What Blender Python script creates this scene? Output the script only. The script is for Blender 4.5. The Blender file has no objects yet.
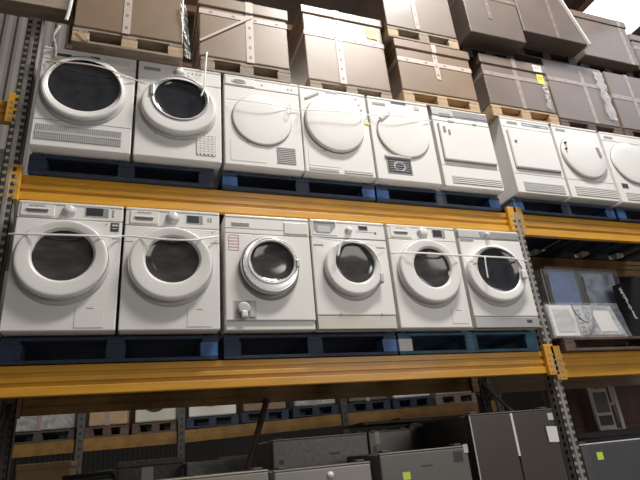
import bpy, bmesh, math, random
from mathutils import Vector, Matrix
random.seed(7)
D = bpy.data
C = bpy.context.scene
COL = C.collection
PI = math.pi

# ------------------------------------------------------------------ camera
CAM = Vector((0.99958, -3.27816, 1.6))
YAW, PITCH, ROLL, FPX = 0.360383, 0.391343, -0.09118957, 510.9003
def axes():
    cy, sy, cp, sp = math.cos(YAW), math.sin(YAW), math.cos(PITCH), math.sin(PITCH)
    f = Vector((sy*cp, cy*cp, sp)); r = Vector((cy, -sy, 0)); u = r.cross(f)
    c, s = math.cos(ROLL), math.sin(ROLL)
    return c*r + s*u, -s*r + c*u, f
AR, AU, AF = axes()
def at(x, y, Y):
    """photo measurement -> point on the vertical plane Y (used for measuring the place)"""
    d = AR*((x-320)/FPX) + AU*((240-y)/FPX) + AF
    return CAM + d*((Y-CAM.y)/d.y)
cd = D.cameras.new('camera'); cam = D.objects.new('camera', cd); COL.objects.link(cam)
m = Matrix((AR, AU, -AF)).transposed().to_4x4(); m.translation = CAM
cam.matrix_world = m
cd.sensor_width = 36; cd.lens = FPX/640*36; cd.clip_end = 200
C.camera = cam

# ------------------------------------------------------------------ materials
M = {}
def mat(name, col, rough=.5, metal=0, var=.08, scale=6, bump=0, bscale=40, coat=0, emit=None, alpha=None, trans=0, col2=None, stretch=None, detail=4):
    mt = D.materials.new(name); mt.use_nodes = True
    nt = mt.node_tree; b = nt.nodes['Principled BSDF']
    tc = nt.nodes.new('ShaderNodeTexCoord'); mp = nt.nodes.new('ShaderNodeMapping')
    nt.links.new(tc.outputs['Object'], mp.inputs['Vector'])
    if stretch: mp.inputs['Scale'].default_value = stretch
    nz = nt.nodes.new('ShaderNodeTexNoise'); nz.inputs['Scale'].default_value = scale; nz.inputs['Detail'].default_value = detail
    nt.links.new(mp.outputs['Vector'], nz.inputs['Vector'])
    cr = nt.nodes.new('ShaderNodeValToRGB')
    c2 = col2 if col2 else tuple(max(0, c*(1-2*var)) for c in col)
    cr.color_ramp.elements[0].color = (*c2, 1); cr.color_ramp.elements[0].position = .32
    cr.color_ramp.elements[1].color = (*col, 1); cr.color_ramp.elements[1].position = .62
    nt.links.new(nz.outputs['Fac'], cr.inputs['Fac'])
    nt.links.new(cr.outputs['Color'], b.inputs['Base Color'])
    b.inputs['Roughness'].default_value = rough; b.inputs['Metallic'].default_value = metal
    if coat: b.inputs['Coat Weight'].default_value = coat; b.inputs['Coat Roughness'].default_value = .15
    if trans: b.inputs['Transmission Weight'].default_value = trans
    if alpha is not None: b.inputs['Alpha'].default_value = alpha
    if emit:
        b.inputs['Emission Color'].default_value = (*emit[:3], 1); b.inputs['Emission Strength'].default_value = emit[3]
    if bump:
        n2 = nt.nodes.new('ShaderNodeTexNoise'); n2.inputs['Scale'].default_value = bscale; n2.inputs['Detail'].default_value = 5
        nt.links.new(mp.outputs['Vector'], n2.inputs['Vector'])
        bp = nt.nodes.new('ShaderNodeBump'); bp.inputs['Strength'].default_value = bump; bp.inputs['Distance'].default_value = .02
        nt.links.new(n2.outputs['Fac'], bp.inputs['Height']); nt.links.new(bp.outputs['Normal'], b.inputs['Normal'])
    M[name] = mt
    return mt
mat('white', (.80, .785, .76), .32, var=.015, scale=3)
mat('offwhite', (.74, .71, .66), .4, var=.03)
mat('cream', (.62, .585, .52), .45, var=.04)
mat('palegrey', (.50, .50, .50), .4, var=.03)
mat('midgrey', (.27, .27, .28), .4, var=.06)
mat('seam', (.22, .21, .20), .7)
mat('chrome', (.62, .62, .63), .22, 1, var=.02)
mat('silver', (.45, .45, .46), .35, .5, var=.04)
mat('dark', (.03, .03, .033), .4)
mat('black', (.012, .012, .014), .6)
mat('glass', (.016, .016, .021), .09, var=.3, scale=9, coat=.3)
mat('drumglass', (.040, .038, .036), .08, var=.42, scale=14, coat=.2, col2=(.016, .016, .019), stretch=(.5, 1, 1.6))
mat('display', (.035, .037, .045), .2)
mat('sticker', (.03, .035, .055), .4)
mat('red', (.62, .10, .09), .5)
mat('yellow', (.85, .72, .06), .5)
mat('lime', (.62, .80, .08), .5)
mat('orange', (.66, .29, .012), .45, var=.13, scale=2.2, coat=.15, stretch=(1, 4, 9))
mat('orange_worn', (.52, .25, .022), .55, var=.2, scale=5)
mat('beam_dim', (.26, .135, .035), .6, var=.2)  # darker copy of the beam orange, rear shade put into the colour
mat('steel', (.29, .27, .25), .5, .2, var=.15, scale=8)
mat('steel_dark', (.07, .065, .062), .6, .2, var=.15)
mat('blue', (.010, .025, .062), .7, var=.35, scale=4, bump=.3, col2=(.007, .012, .026))
mat('blue_bright', (.03, .13, .42), .55, var=.3, scale=14, col2=(.012, .05, .16))
mat('teal', (.02, .10, .16), .7, var=.3, scale=6, bump=.3, col2=(.010, .03, .05))
mat('wood', (.50, .34, .19), .7, var=.18, scale=5, stretch=(1, 6, 6), bump=.2)
mat('wood_grey', (.30, .23, .17), .75, var=.2, scale=5, stretch=(1, 6, 6), bump=.2)
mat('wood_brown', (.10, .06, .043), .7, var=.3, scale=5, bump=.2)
mat('wood_shadow', (.028, .020, .016), .75, var=.2)  # near-black wood: shade of the gap under the upper cartons in the colour
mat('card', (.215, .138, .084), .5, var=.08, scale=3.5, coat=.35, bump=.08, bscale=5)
mat('card_warm', (.225, .150, .096), .42, var=.08, scale=3, coat=.45, bump=.08, bscale=5)
mat('card_grey', (.145, .102, .080), .55, var=.1, scale=3, coat=.22, bump=.1, bscale=5)
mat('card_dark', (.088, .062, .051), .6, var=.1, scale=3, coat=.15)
mat('card_plain', (.42, .27, .15), .8, var=.1)
mat('tape', (.56, .46, .42), .4, var=.04)
mat('tape_dim', (.30, .24, .215), .45, var=.05)
mat('mark', (.25, .17, .17), .6)
mat('paper', (.75, .74, .72), .6, var=.03)
mat('strap', (.82, .82, .80), .4)
mat('film', (.72, .72, .72), .22, alpha=.45, var=.1, scale=20, bump=.6, bscale=30)
mat('haze_film', (.60, .66, .78), .15, alpha=.16, var=.15, scale=9, bump=.8, bscale=14)
mat('fridge', (.066, .056, .051), .36, .35, var=.04, scale=2)
mat('fridge_mid', (.13, .122, .115), .38, .35, var=.05, scale=2)
mat('fridge_pale', (.27, .25, .235), .38, .35, var=.05, scale=2)
mat('fridge_beige', (.42, .36, .29), .4, .2, var=.05, scale=2)
mat('fridge_speck', (.17, .165, .16), .4, .2, var=.2, scale=30, coat=.3)
mat('fridge_blue', (.075, .075, .085), .36, .3, var=.05)
mat('bluepane', (.36, .52, .95), .15, var=.12, scale=5, coat=.5)  # blue reflection on the glass front put into the base colour
mat('paleblue', (.62, .76, 1.0), .18, var=.25, scale=6, coat=.5, col2=(.10, .12, .17))
mat('whitewrap', (.42, .41, .40), .3, var=.2, scale=14, bump=.7, bscale=18, coat=.3)
mat('doorwood', (.10, .045, .033), .5, var=.25, scale=3, stretch=(9, 9, .6))
mat('alu', (.60, .57, .54), .4, .4, var=.06)
mat('concrete', (.20, .19, .18), .8, var=.15, scale=1.5, bump=.1)
mat('wallmat', (.17, .15, .14), .85, var=.10, scale=1.2)
mat('wallback', (.022, .020, .019), .85, var=.10, scale=1.2)  # near-black copy of the wall colour: interior darkness put into it
mat('rooftin', (.17, .125, .10), .8, var=.15, scale=2)
mat('rafter', (.26, .15, .09), .7, var=.15)
mat('skylight', (.9, .9, .88), .4, emit=(1, .97, .92, 3.2), var=.05)

# ------------------------------------------------------------------ mesh builder
class MB:
    def __init__(s):
        s.bm = bmesh.new(); s.ms = []
    def mi(s, m):
        if m not in s.ms: s.ms.append(m)
        return s.ms.index(m)
    def _fin(s, faces, m, smooth=False):
        i = s.mi(m)
        for f in faces:
            f.material_index = i; f.smooth = smooth
    def box(s, x0, x1, y0, y1, z0, z1, m, bev=0, seg=2, mx=None, smooth=None):
        r = bmesh.ops.create_cube(s.bm, size=1)
        vs = r['verts']
        for v in vs:
            v.co = Vector(((x0+x1)/2+v.co.x*(x1-x0), (y0+y1)/2+v.co.y*(y1-y0), (z0+z1)/2+v.co.z*(z1-z0)))
        fs = list({f for v in vs for f in v.link_faces})
        s._fin(fs, m)
        if bev:
            es = list({e for v in vs for e in v.link_edges})
            bev = min(bev, .49*min(x1-x0, y1-y0, z1-z0))
            rr = bmesh.ops.bevel(s.bm, geom=es, offset=bev, segments=seg, affect='EDGES', profile=.5)
            nf = list({f for v in rr['verts'] for f in v.link_faces} | set(rr['faces']))
            s._fin(nf, m, False)
            vs = list({v for f in nf for v in f.verts})
        if mx is not None:
            bmesh.ops.transform(s.bm, matrix=mx, verts=vs)
        return s
    def quad(s, pts, m):
        vs = [s.bm.verts.new(p) for p in pts]
        f = s.bm.faces.new(vs); s._fin([f], m); return s
    def hexa(s, p, m):
        """8 corners: bottom 4 ccw, top 4 ccw"""
        v = [s.bm.verts.new(q) for q in p]
        fs = [s.bm.faces.new([v[i] for i in k]) for k in ((3,2,1,0),(4,5,6,7),(0,1,5,4),(1,2,6,5),(2,3,7,6),(3,0,4,7))]
        s._fin(fs, m); return s
    def lathe(s, cx, cz, prof, m, n=48, rx=1, rz=1, close=True, smooth=True, power=None):
        """prof: list of (r, y); revolve about the Y axis through (cx, cz)"""
        rings = []
        for r, y in prof:
            if r < 1e-6:
                rings.append([s.bm.verts.new((cx, y, cz))])
            else:
                ring = []
                for k in range(n):
                    a = 2*PI*k/n; ca, sa = math.cos(a), math.sin(a)
                    if power:
                        ca = math.copysign(abs(ca)**power, ca); sa = math.copysign(abs(sa)**power, sa)
                    ring.append(s.bm.verts.new((cx+r*rx*ca, y, cz+r*rz*sa)))
                rings.append(ring)
        fs = []
        for a, b in zip(rings, rings[1:]):
            if len(a) == 1 and len(b) == 1: continue
            for k in range(n):
                k2 = (k+1) % n
                if len(a) == 1: fs.append(s.bm.faces.new((a[0], b[k], b[k2])))
                elif len(b) == 1: fs.append(s.bm.faces.new((a[k], b[0], a[k2])))
                else: fs.append(s.bm.faces.new((a[k], b[k], b[k2], a[k2])))
        s._fin(fs, m, smooth); return s
    def tube(s, pts, r, m, n=8, flat=1.0):
        pts = [Vector(p) for p in pts]; rings = []
        for i, p in enumerate(pts):
            d = (pts[min(i+1, len(pts)-1)] - pts[max(i-1, 0)]).normalized()
            ref = Vector((0, 1, 0)) if abs(d.y) < .9 else Vector((1, 0, 0))
            a = d.cross(ref).normalized(); b = d.cross(a).normalized()
            rings.append([s.bm.verts.new(p + a*(r*math.cos(2*PI*k/n)) + b*(r*flat*math.sin(2*PI*k/n))) for k in range(n)])
        fs = []
        for a, b in zip(rings, rings[1:]):
            for k in range(n):
                fs.append(s.bm.faces.new((a[k], a[(k+1) % n], b[(k+1) % n], b[k])))
        fs.append(s.bm.faces.new(rings[0][::-1])); fs.append(s.bm.faces.new(rings[-1]))
        s._fin(fs, m, True); return s
    def build(s, name, parent=None, loc=None, label=None):
        bmesh.ops.recalc_face_normals(s.bm, faces=s.bm.faces[:])
        me = D.meshes.new(name); s.bm.to_mesh(me); s.bm.free()
        for k in s.ms: me.materials.append(M[k])
        o = D.objects.new(name, me); COL.objects.link(o)
        if parent: o.parent = parent
        if loc is not None: o.location = loc
        if label: o['label'] = label
        return o
def tag(o, label, cat, group=None, kind=None):
    o['label'] = label; o['category'] = cat
    if group: o['group'] = group
    if kind: o['kind'] = kind
    return o
def thing(name, loc, label, cat, group=None, rz=0):
    o = D.objects.new(name, None); COL.objects.link(o); o.empty_display_size = .1
    o.location = loc; o.rotation_euler.z = rz
    return tag(o, label, cat, group)
def struct(mb, name, loc=None):
    o = mb.build(name, None, loc); o['kind'] = 'structure'; return o
def text(name, s, size, loc, m, parent, rx=PI/2):
    cu = D.curves.new(name, 'FONT'); cu.body = s; cu.size = size; cu.align_x = 'CENTER'; cu.align_y = 'CENTER'; cu.extrude = .0004
    t = D.objects.new(name, cu); COL.objects.link(t)
    dg = bpy.context.evaluated_depsgraph_get(); dg.update()
    me = D.meshes.new_from_object(t.evaluated_get(dg))
    COL.objects.unlink(t); D.objects.remove(t)
    me.materials.clear(); me.materials.append(M[m])
    o = D.objects.new(name, me); COL.objects.link(o); o.parent = parent
    o.location = loc; o.rotation_euler.x = rx
    return o
def attach(o, parent, label=None):
    o.parent = parent; o.location = -parent.location
    for k in ('category', 'group', 'label'):
        if k in o: del o[k]
    if label: o['label'] = label
    return o
def copy_tree(o, parent=None):
    c = o.copy(); COL.objects.link(c); c.parent = parent
    for ch in list(o.children): copy_tree(ch, c)
    return c

# ------------------------------------------------------------------ machine pieces (local: x right, y=0 front face, z up)
def shell(t, w, m='white', z0=.012, z1=.85, depth=.58, cp_z=None, cp_m='white', cp_y=0.0, kick=None, kick_m='offwhite', kick_y=.012, top_slope=0):
    """cabinet carcass, front panel, control panel, optional kick plate, feet"""
    hw = w/2
    b = MB(); b.box(-hw+.002, hw-.002, .012, depth, z0, z1-.012, m, .008); b.build('cabinet', t)
    b = MB(); b.box(-hw, hw, -.004, depth+.005, z1-.024, z1, m, .008); b.build('worktop', t)
    fz0 = z0 if kick is None else kick
    cz = cp_z if cp_z else z1-.024
    b = MB(); b.box(-hw, hw, 0, .03, fz0+.002, cz-.003, m, .007, 3); b.build('front_panel', t)
    if cp_z:
        b = MB(); b.box(-hw, hw, cp_y, .03, cz, z1-.020, cp_m, .006, 3); b.build('control_panel', t)
    if kick:
        b = MB(); b.box(-hw+.003, hw-.003, kick_y, .04, z0, kick-.003, kick_m, .004); b.build('kick_plate', t)
    for x in (-hw+.06, hw-.06):
        for y in (.12, depth-.06):
            b = MB(); b.box(x-.02, x+.02, y-.02, y+.02, 0, z0+.006, 'dark', .006); b.build('foot', t)
def pocket(t, x, z, w, h, name='drawer_handle', m='seam', y=0, rim='offwhite', oval=False):
    b = MB()
    if oval:
        b.lathe(x, z, [(1, y-.002), (.92, y-.005), (.8, y-.003)], rim, 32, w/2, h/2)
        b.lathe(x, z, [(.8, y-.0035), (.5, y-.0032), (0, y-.003)], m, 32, w/2, h/2)
    else:
        b.box(x-w/2-.004, x+w/2+.004, y-.003, y+.004, z-h/2-.003, z+h/2+.003, rim, .002)
        b.box(x-w/2, x+w/2, y-.0042, y+.002, z-h/2, z+h/2, m, .001)
    b.build(name, t)
def drawer(t, x0, x1, z0, z1, recess=True, y=0, m='white'):
    b = MB(); b.box(x0, x1, y-.006, y+.01, z0, z1, m, .004); o = b.build('detergent_drawer', t)
    if recess:
        b = MB(); xm = (x0+x1)/2; w = (x1-x0)*.34; zz = z0+.033
        b.quad([(xm-w, y-.0068, zz+.013), (xm+w, y-.0068, zz+.013), (xm+w*.86, y-.0068, zz-.013), (xm-w*.86, y-.0068, zz-.013)], 'seam')
        b.box(xm-w, xm+w, y-.014, y-.005, zz+.011, zz+.018, m, .002)
        b.build('drawer_handle', o)
def knob(t, x, z, r, y=0):
    b = MB(); b.lathe(x, z, [(r*1.15, y), (r*1.15, y-.004), (r, y-.006), (r*.94, y-.028), (r*.86, y-.032), (0, y-.033)], 'palegrey', 28)
    o = b.build('knob', t)
    b = MB(); b.lathe(x, z, [(r*.84, y-.0325), (r*.8, y-.0345), (0, y-.035)], 'white', 24); b.box(x-.002, x+.002, y-.0358, y-.034, z+r*.3, z+r*.8, 'seam'); b.build('knob_cap', o)
def panel_display(t, x, z, w, h, y=0, side=True):
    b = MB(); b.box(x-w/2-.006, x+w/2+.006, y-.003, y+.003, z-h/2-.006, z+h/2+.006, 'palegrey', .003); b.box(x-w/2, x+w*(.28 if side else .5), y-.0042, y, z-h/2, z+h/2, 'display', .002)
    if side: b.box(x+w*.31, x+w/2, y-.0042, y, z-h/2, z+h/2, 'midgrey', .001)
    b.build('display', t)
def buttons(t, pts, r=.006, m='palegrey', y=0):
    for x, z in pts:
        b = MB(); b.lathe(x, z, [(r, y), (r, y-.004), (r*.7, y-.0055), (0, y-.006)], m, 14); b.build('button', t)
def flap(t, x, z, w, h, m='white', y=0):
    b = MB(); b.box(x-w/2-.003, x+w/2+.003, y-.0008, y+.01, z-h/2-.003, z+h/2+.003, 'cream'); b.box(x-w/2, x+w/2, y-.0022, y+.01, z-h/2, z+h/2, m, .001)
    b.box(x-.02, x+.02, y-.0030, y+.002, z+h/2-.008, z+h/2-.003, 'seam')
    b.build('filter_flap', t)
def glass_door(t, cx, cz, R, Rz, gx, gz, gr, grz, prot=.07, ring='white', rim=None, gm='drumglass', handle='right'):
    """round porthole: protruding ring tapering in to a dark bowl"""
    b = MB()
    sx, sz = R, Rz
    dx, dz = (gx-cx), (gz-cz)
    n = 64; prof = [(1.0, 0, 0), (1.0, -prot*.62, 0), (.995, -prot*.82, 0), (.98, -prot*.93, .0), (.955, -prot*.985, .05), (.93, -prot, .1), (.905, -prot*.998, .12), ('m', -prot*.955, .5), ('n', -prot*.912, 1), ('g', -prot*.90, 1), ('g2', -prot*.885, 1), ('gh', -prot*.78, 1), ('gi', -prot*.55, 1)]
    rings = []
    for q, y, k in prof:
        ring_ = []
        for i in range(n):
            a = 2*PI*i/n
            if q == 'm': rx, rz = (sx*.92+gr*1.09)/2, (sz*.92+grz*1.09)/2
            elif q == 'g': rx, rz = gr*1.09, grz*1.09
            elif q == 'n': rx, rz = gr*1.115, grz*1.115
            elif q == 'g2': rx, rz = gr*1.075, grz*1.075
            elif q == 'gh': rx, rz = gr*1.03, grz*1.03
            elif q == 'gi': rx, rz = gr*.985, grz*.985
            else: rx, rz = sx*q, sz*q
            ring_.append(b.bm.verts.new((cx+dx*k+rx*math.cos(a), y, cz+dz*k+rz*math.sin(a))))
        rings.append(ring_)
    fs = []
    for r0, r1 in zip(rings, rings[1:]):
        for i in range(n): fs.append(b.bm.faces.new((r0[i], r1[i], r1[(i+1) % n], r0[(i+1) % n])))
    b._fin(fs, ring, True)
    o = b.build('door', t)
    if rim:
        b = MB(); b.lathe(cx, cz, [(1.0, -prot*.50), (1.012, -prot*.55), (1.015, -prot*.68), (.995, -prot*.78)], rim, 64, sx, sz); b.build('door_rim', o)
    # base gasket ring on the front panel, lowered and greyed to paint the shaded crescent
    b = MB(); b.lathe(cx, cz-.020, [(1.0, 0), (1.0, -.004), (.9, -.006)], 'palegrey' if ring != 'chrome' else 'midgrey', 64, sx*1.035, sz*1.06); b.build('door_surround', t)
    b = MB(); b.lathe(gx, gz, [(1, -prot*.62), (.9, -prot*.50), (.7, -prot*.42), (.35, -prot*.38), (0, -prot*.37)], gm, 48, gr*.99, grz*.99); g = b.build('door_glass', o)
    return o
def lid_door(t, cx, cz, R, Rz, prot=.035, handle=None, m='white'):
    """solid white round dryer door"""
    b = MB(); b.lathe(cx, cz, [(1.02, 0), (1.02, -.005), (.985, -.006)], 'seam', 64, R, Rz); b.build('door_surround', t)
    b = MB(); b.lathe(cx, cz, [(.985, 0), (1.0, -prot*.4), (.99, -prot*.8), (.972, -prot), (.95, -prot*1.05), (.6, -prot*1.15), (0, -prot*1.18)], m, 64, R, Rz)
    o = b.build('door', t)
    return o
def vent(t, x, z, w, h, n, vertical=False, base='seam', slat='offwhite', y=0, fill=.5, rows=1, name='vent_grille'):
    b = MB(); b.box(x-w/2, x+w/2, y-.0015, y+.006, z-h/2, z+h/2, base)
    if vertical:
        p = w/n
        for k in range(n):
            xx = x-w/2+p*(k+.5); b.box(xx-p*fill/2, xx+p*fill/2, y-.005, y, z-h/2, z+h/2, slat)
        for r in range(1, rows):
            zz = z-h/2+h*r/rows; b.box(x-w/2, x+w/2, y-.0055, y, zz-.008, zz+.008, slat)
    else:
        p = h/n
        for k in range(n):
            zz = z-h/2+p*(k+.5); b.box(x-w/2, x+w/2, y-.006, y, zz-p*fill/2, zz+p*fill/2, slat)
    b.build(name, t)
def seam(t, x0, x1, z, zb=None, name='panel_seam', y=0, h=.004):
    b = MB(); zb = z if zb is None else zb
    b.hexa([(x0, y-.0015, z-h/2), (x1, y-.0015, zb-h/2), (x1, y+.004, zb-h/2), (x0, y+.004, z-h/2),
            (x0, y-.0015, z+h/2), (x1, y-.0015, zb+h/2), (x1, y+.004, zb+h/2), (x0, y+.004, z+h/2)], 'seam'); b.build(name, t)
def sticker(t, x, z, w, h, m, y=0, name='sticker', marks=None):
    b = MB(); b.box(x-w/2, x+w/2, y-.0022, y+.001, z-h/2, z+h/2, m)
    if marks:
        for (a, c, ww, hh) in marks: b.box(x+a-ww/2, x+a+ww/2, y-.003, y, z+c-hh/2, z+c+hh/2, 'paper')
    b.build(name, t)

ZB, ZA = 2.365, 3.612
GW, GD = 'washing machines on the middle shelf', 'tumble dryers on the upper shelf'
# ---------------------------------------------------------------- washers
# W1
t = thing('washing_machine', (.556, 0, ZB), 'white washing machine with big porthole, digital display and dark square sticker, beside the left upright', 'washing machine', GW)
shell(t, .612, cp_z=.735)
drawer(t, -.29, -.10, .745, .826)
text('brand_lettering', 'SAMSUNG', .020, (-.20, -.0075, .815), 'midgrey', t)
knob(t, -.015, .79, .036); panel_display(t, .150, .795, .135, .058)
buttons(t, [(.25, .812), (.25, .795), (.25, .778)], .007)
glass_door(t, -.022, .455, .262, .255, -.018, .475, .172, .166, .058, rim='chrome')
sticker(t, .262, .695, .05, .062, 'sticker', marks=[(-.008, .012, .012, .012), (.010, .012, .012, .012), (0, -.010, .03, .004)])
buttons(t, [(.212, .715)], .004, 'midgrey')
flap(t, .157, .094, .16, .125)
seam(t, -.304, -.27, .615); seam(t, .25, .304, .615)
# W2
t = thing('washing_machine', (1.187, 0, ZB), 'white washing machine with big porthole and small display, second from left on middle shelf', 'washing machine', GW)
shell(t, .615, cp_z=.72)
drawer(t, -.28, -.10, .732, .825)
text('brand_lettering', 'SAMSUNG', .020, (-.19, -.0075, .812), 'midgrey', t)
knob(t, -.006, .785, .040); panel_display(t, .140, .785, .105, .055); buttons(t, [(.235, .80), (.235, .783), (.252, .80), (.252, .783)], .006)
buttons(t, [(.262, .70)], .004, 'midgrey')
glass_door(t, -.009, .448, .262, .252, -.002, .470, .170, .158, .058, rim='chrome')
flap(t, .176, .093, .152, .12)
seam(t, -.306, -.25, .60); seam(t, .25, .306, .615)
# W3
t = thing('washing_machine', (1.845, .01, ZB), 'white washing machine with a chrome-ringed porthole, red-printed label and open filter hatch', 'washing machine', GW)
shell(t, .622, cp_z=.705, kick=.072, kick_m='cream', kick_y=.03, m='white')
pocket(t, -.20, .775, .125, .024)
seam(t, -.305, .16, .745); 
b = MB(); b.box(.12, .30, -.008, .01, .716, .81, 'offwhite', .005); b.build('selector_panel', t)
b = MB()
for k in range(6): b.box(-.285, -.215, -.0022, .001, .575+k*.023, .577+k*.023, 'red')
for x in (-.285, -.215): b.box(x-.0012, x+.0012, -.0022, .001, .575, .69, 'red')
b.build('printed_label', t)
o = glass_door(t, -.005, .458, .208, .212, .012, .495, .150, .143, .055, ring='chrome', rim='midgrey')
b = MB(); b.lathe(.008, .482, [(1.16, -.053), (1.12, -.058), (1.05, -.057), (1.03, -.05)], 'offwhite', 48, .152, .146); b.build('inner_ring', o)
b = MB(); b.box(.176, .20, -.068, -.045, .44, .50, 'silver', .006); b.build('door_handle', o)
b = MB(); x, z = -.183, .148
b.box(x-.078, x+.078, -.0025, .004, z-.066, z+.066, 'cream'); b.box(x-.070, x+.070, -.0035, .004, z-.06, z+.06, 'midgrey')
b.lathe(x-.01, z+.008, [(.042, -.004), (.042, -.02), (.03, -.022), (0, -.022)], 'palegrey', 20)
b.box(x-.03, x+.012, -.035, -.004, z-.058, z-.01, 'white', .01); b.box(x+.03, x+.068, -.008, 0, z-.05, z+.055, 'palegrey', .003)
b.build('filter_hatch', t)
seam(t, -.30, .30, .078, h=.007)
# W4
t = thing('washing_machine', (2.472, 0, ZB), 'white washing machine with open grey detergent drawer gap and grey latch beside porthole', 'washing machine', GW)
shell(t, .612, cp_z=.705, kick=.108, kick_m='cream', kick_y=.004)
b = MB(); b.box(-.292, -.095, -.004, .004, .722, .836, 'white', .003)
x0, x1 = -.282, -.105
b.quad([(x0, -.0048, .822), (x1, -.0048, .822), (x1, -.0048, .79), (x1-.05, -.0048, .735), (x0+.02, -.0048, .735), (x0, -.0048, .76)], 'midgrey')
b.box(x0+.03, x1-.045, -.0065, -.004, .745, .795, 'palegrey', .004); b.box(x0, x1, -.008, 0, .822, .834, 'seam')
b.build('detergent_drawer', t)
knob(t, .0, .768, .026); panel_display(t, .123, .80, .072, .034, side=False); buttons(t, [(.225, .762)], .008, 'dark')
seam(t, .06, .22, .765, h=.003); seam(t, -.305, .305, .705, h=.006)
seam(t, -.29, -.215, .64, h=.012); seam(t, .215, .29, .64, h=.008)
o = glass_door(t, -.004, .462, .222, .215, .012, .498, .155, .158, .055)
b = MB(); b.box(.185, .22, -.06, -.01, .34, .42, 'palegrey', .01); b.build('door_handle', o)
buttons(t, [(-.13, .118), (.19, .118)], .006, 'midgrey')
# W5
t = thing('washing_machine', (3.112, 0, ZB), 'white washing machine with wide white porthole, between drawer-gap washer and grey-topped washer', 'washing machine', GW)
shell(t, .618, cp_z=.725)
drawer(t, -.285, -.10, .74, .828)
text('brand_lettering', 'SAMSUNG', .020, (-.19, -.0075, .818), 'palegrey', t)
knob(t, .003, .785, .042); panel_display(t, .155, .79, .112, .066)
glass_door(t, -.002, .455, .265, .258, .018, .480, .160, .162, .058, rim='palegrey')
flap(t, .21, .10, .14, .11)
seam(t, -.307, -.26, .60); seam(t, .255, .307, .60)
# W6
t = thing('washing_machine', (3.762, 0, ZB), 'white washing machine with grey top control strip and grey base, beside the right upright', 'washing machine', GW)
shell(t, .618, cp_z=.765, cp_m='silver', kick=.100, kick_m='silver', kick_y=.002)
b = MB(); b.box(-.305, -.10, -.007, .01, .772, .828, 'palegrey', .004); b.build('detergent_drawer', t)
b = MB(); b.box(-.09, .305, -.004, .01, .772, .828, 'midgrey', .004); b.build('display', t)
knob(t, -.03, .80, .022, -.004)
pocket(t, -.235, .752, .13, .022, 'drawer_handle', 'midgrey')
o = glass_door(t, -.03, .452, .272, .240, -.004, .486, .203, .19, .052, gm='glass')
seam(o, -.29, -.21, .50, .535, 'door_line', y=-.050); 
b = MB(); b.box(.185, .235, -.078, -.05, .40, .475, 'white', .012); b.build('door_handle', o)
sticker(t, .285, .44, .018, .018, 'yellow', name='yellow_dot')
sticker(t, .21, .062, .05, .024, 'sticker', y=.002, name='badge')

# ---------------------------------------------------------------- dryers
# D1
t = thing('tumble_dryer', (.567, 0, ZA), 'white tumble dryer with large dark window and a full-width slotted vent, beside the left upright', 'tumble dryer', GD)
shell(t, .628, cp_z=.745)
pocket(t, -.177, .79, .10, .026, m='dark'); panel_display(t, .03, .80, .06, .03, side=False); buttons(t, [(.12, .80), (.15, .80), (.18, .80)], .008)
b = MB(); b.box(.10, .27, -.005, .01, .765, .82, 'offwhite', .004); b.build('selector_panel', t)
glass_door(t, -.022, .50, .272, .262, -.017, .53, .236, .224, .040, gm='glass')
vent(t, -.02, .125, .54, .12, 46, True, 'midgrey', 'palegrey', fill=.45, rows=2)
seam(t, -.31, .31, .225, h=.003)
sticker(t, -.265, .715, .018, .02, 'lime', name='green_dot')
# D2
t = thing('tumble_dryer', (1.209, 0, ZA), 'white tumble dryer with dark round window, centre knob and small corner vent', 'tumble dryer', GD)
shell(t, .617, cp_z=.70)
pocket(t, -.21, .785, .12, .03, m='midgrey'); knob(t, -.01, .785, .034)
buttons(t, [(.06, .80), (.09, .80), (.12, .80), (.15, .80), (.06, .77)], .006)
o = glass_door(t, -.009, .45, .27, .245, .0, .520, .187, .180, .055, gm='glass')
b = MB(); b.lathe(-.002, .515, [(1.10, -.050), (1.07, -.058), (1.02, -.055)], 'silver', 48, .195, .188); b.build('inner_ring', o)
b = MB(); b.box(-.222, -.185, -.066, -.045, .50, .60, 'silver', .012); b.build('door_handle', o)
vent(t, .195, .15, .14, .175, 5, True, 'midgrey', 'offwhite', fill=.5, rows=8)
buttons(t, [(-.165, .205)], .006, 'midgrey')
# D3
t = thing('tumble_dryer', (1.852, 0, ZA), 'white tumble dryer with plain round white door, oval drawer grip and grey square corner vent', 'tumble dryer', GD)
shell(t, .618, cp_z=.745)
b = MB(); b.box(-.30, -.06, -.006, .01, .752, .825, 'white', .004); b.build('water_drawer', t)
pocket(t, -.188, .79, .125, .04, m='seam', y=-.006, oval=True)
buttons(t, [(.0, .79), (.22, .785), (.25, .785)], .006, 'midgrey')
seam(t, -.306, .306, .742)
lid_door(t, -.014, .44, .236, .236, .018)
flap(t, -.131, .138, .27, .175); vent(t, .169, .135, .15, .15, 9, False, 'midgrey', 'palegrey', fill=.35)
# D4
t = thing('tumble_dryer', (2.473, 0, ZA), 'white tumble dryer with extra-wide domed white door and a yellow tag at its edge', 'tumble dryer', GD)
shell(t, .604)
sticker(t, -.014, .823, .11, .03, 'midgrey', name='dark_label')
buttons(t, [(.21, .79), (.235, .735), (.25, .68)], .01, 'palegrey')
o = lid_door(t, -.016, .49, .262, .278, .036)
b = MB(); b.box(-.075, .075, -.008, .004, -.012, .012, 'midgrey', .006, mx=Matrix.Translation((-.195, 0, .755)) @ Matrix.Rotation(-.55, 4, 'Y')); b.build('door_grip', t)
flap(t, -.134, .15, .268, .15)
vent(t, -.145, .045, .25, .028, 2, False, 'midgrey', 'offwhite'); vent(t, .154, .047, .25, .032, 2, False, 'midgrey', 'offwhite')
sticker(t, .285, .545, .05, .022, 'yellow', name='yellow_tag', y=-.004)
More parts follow.
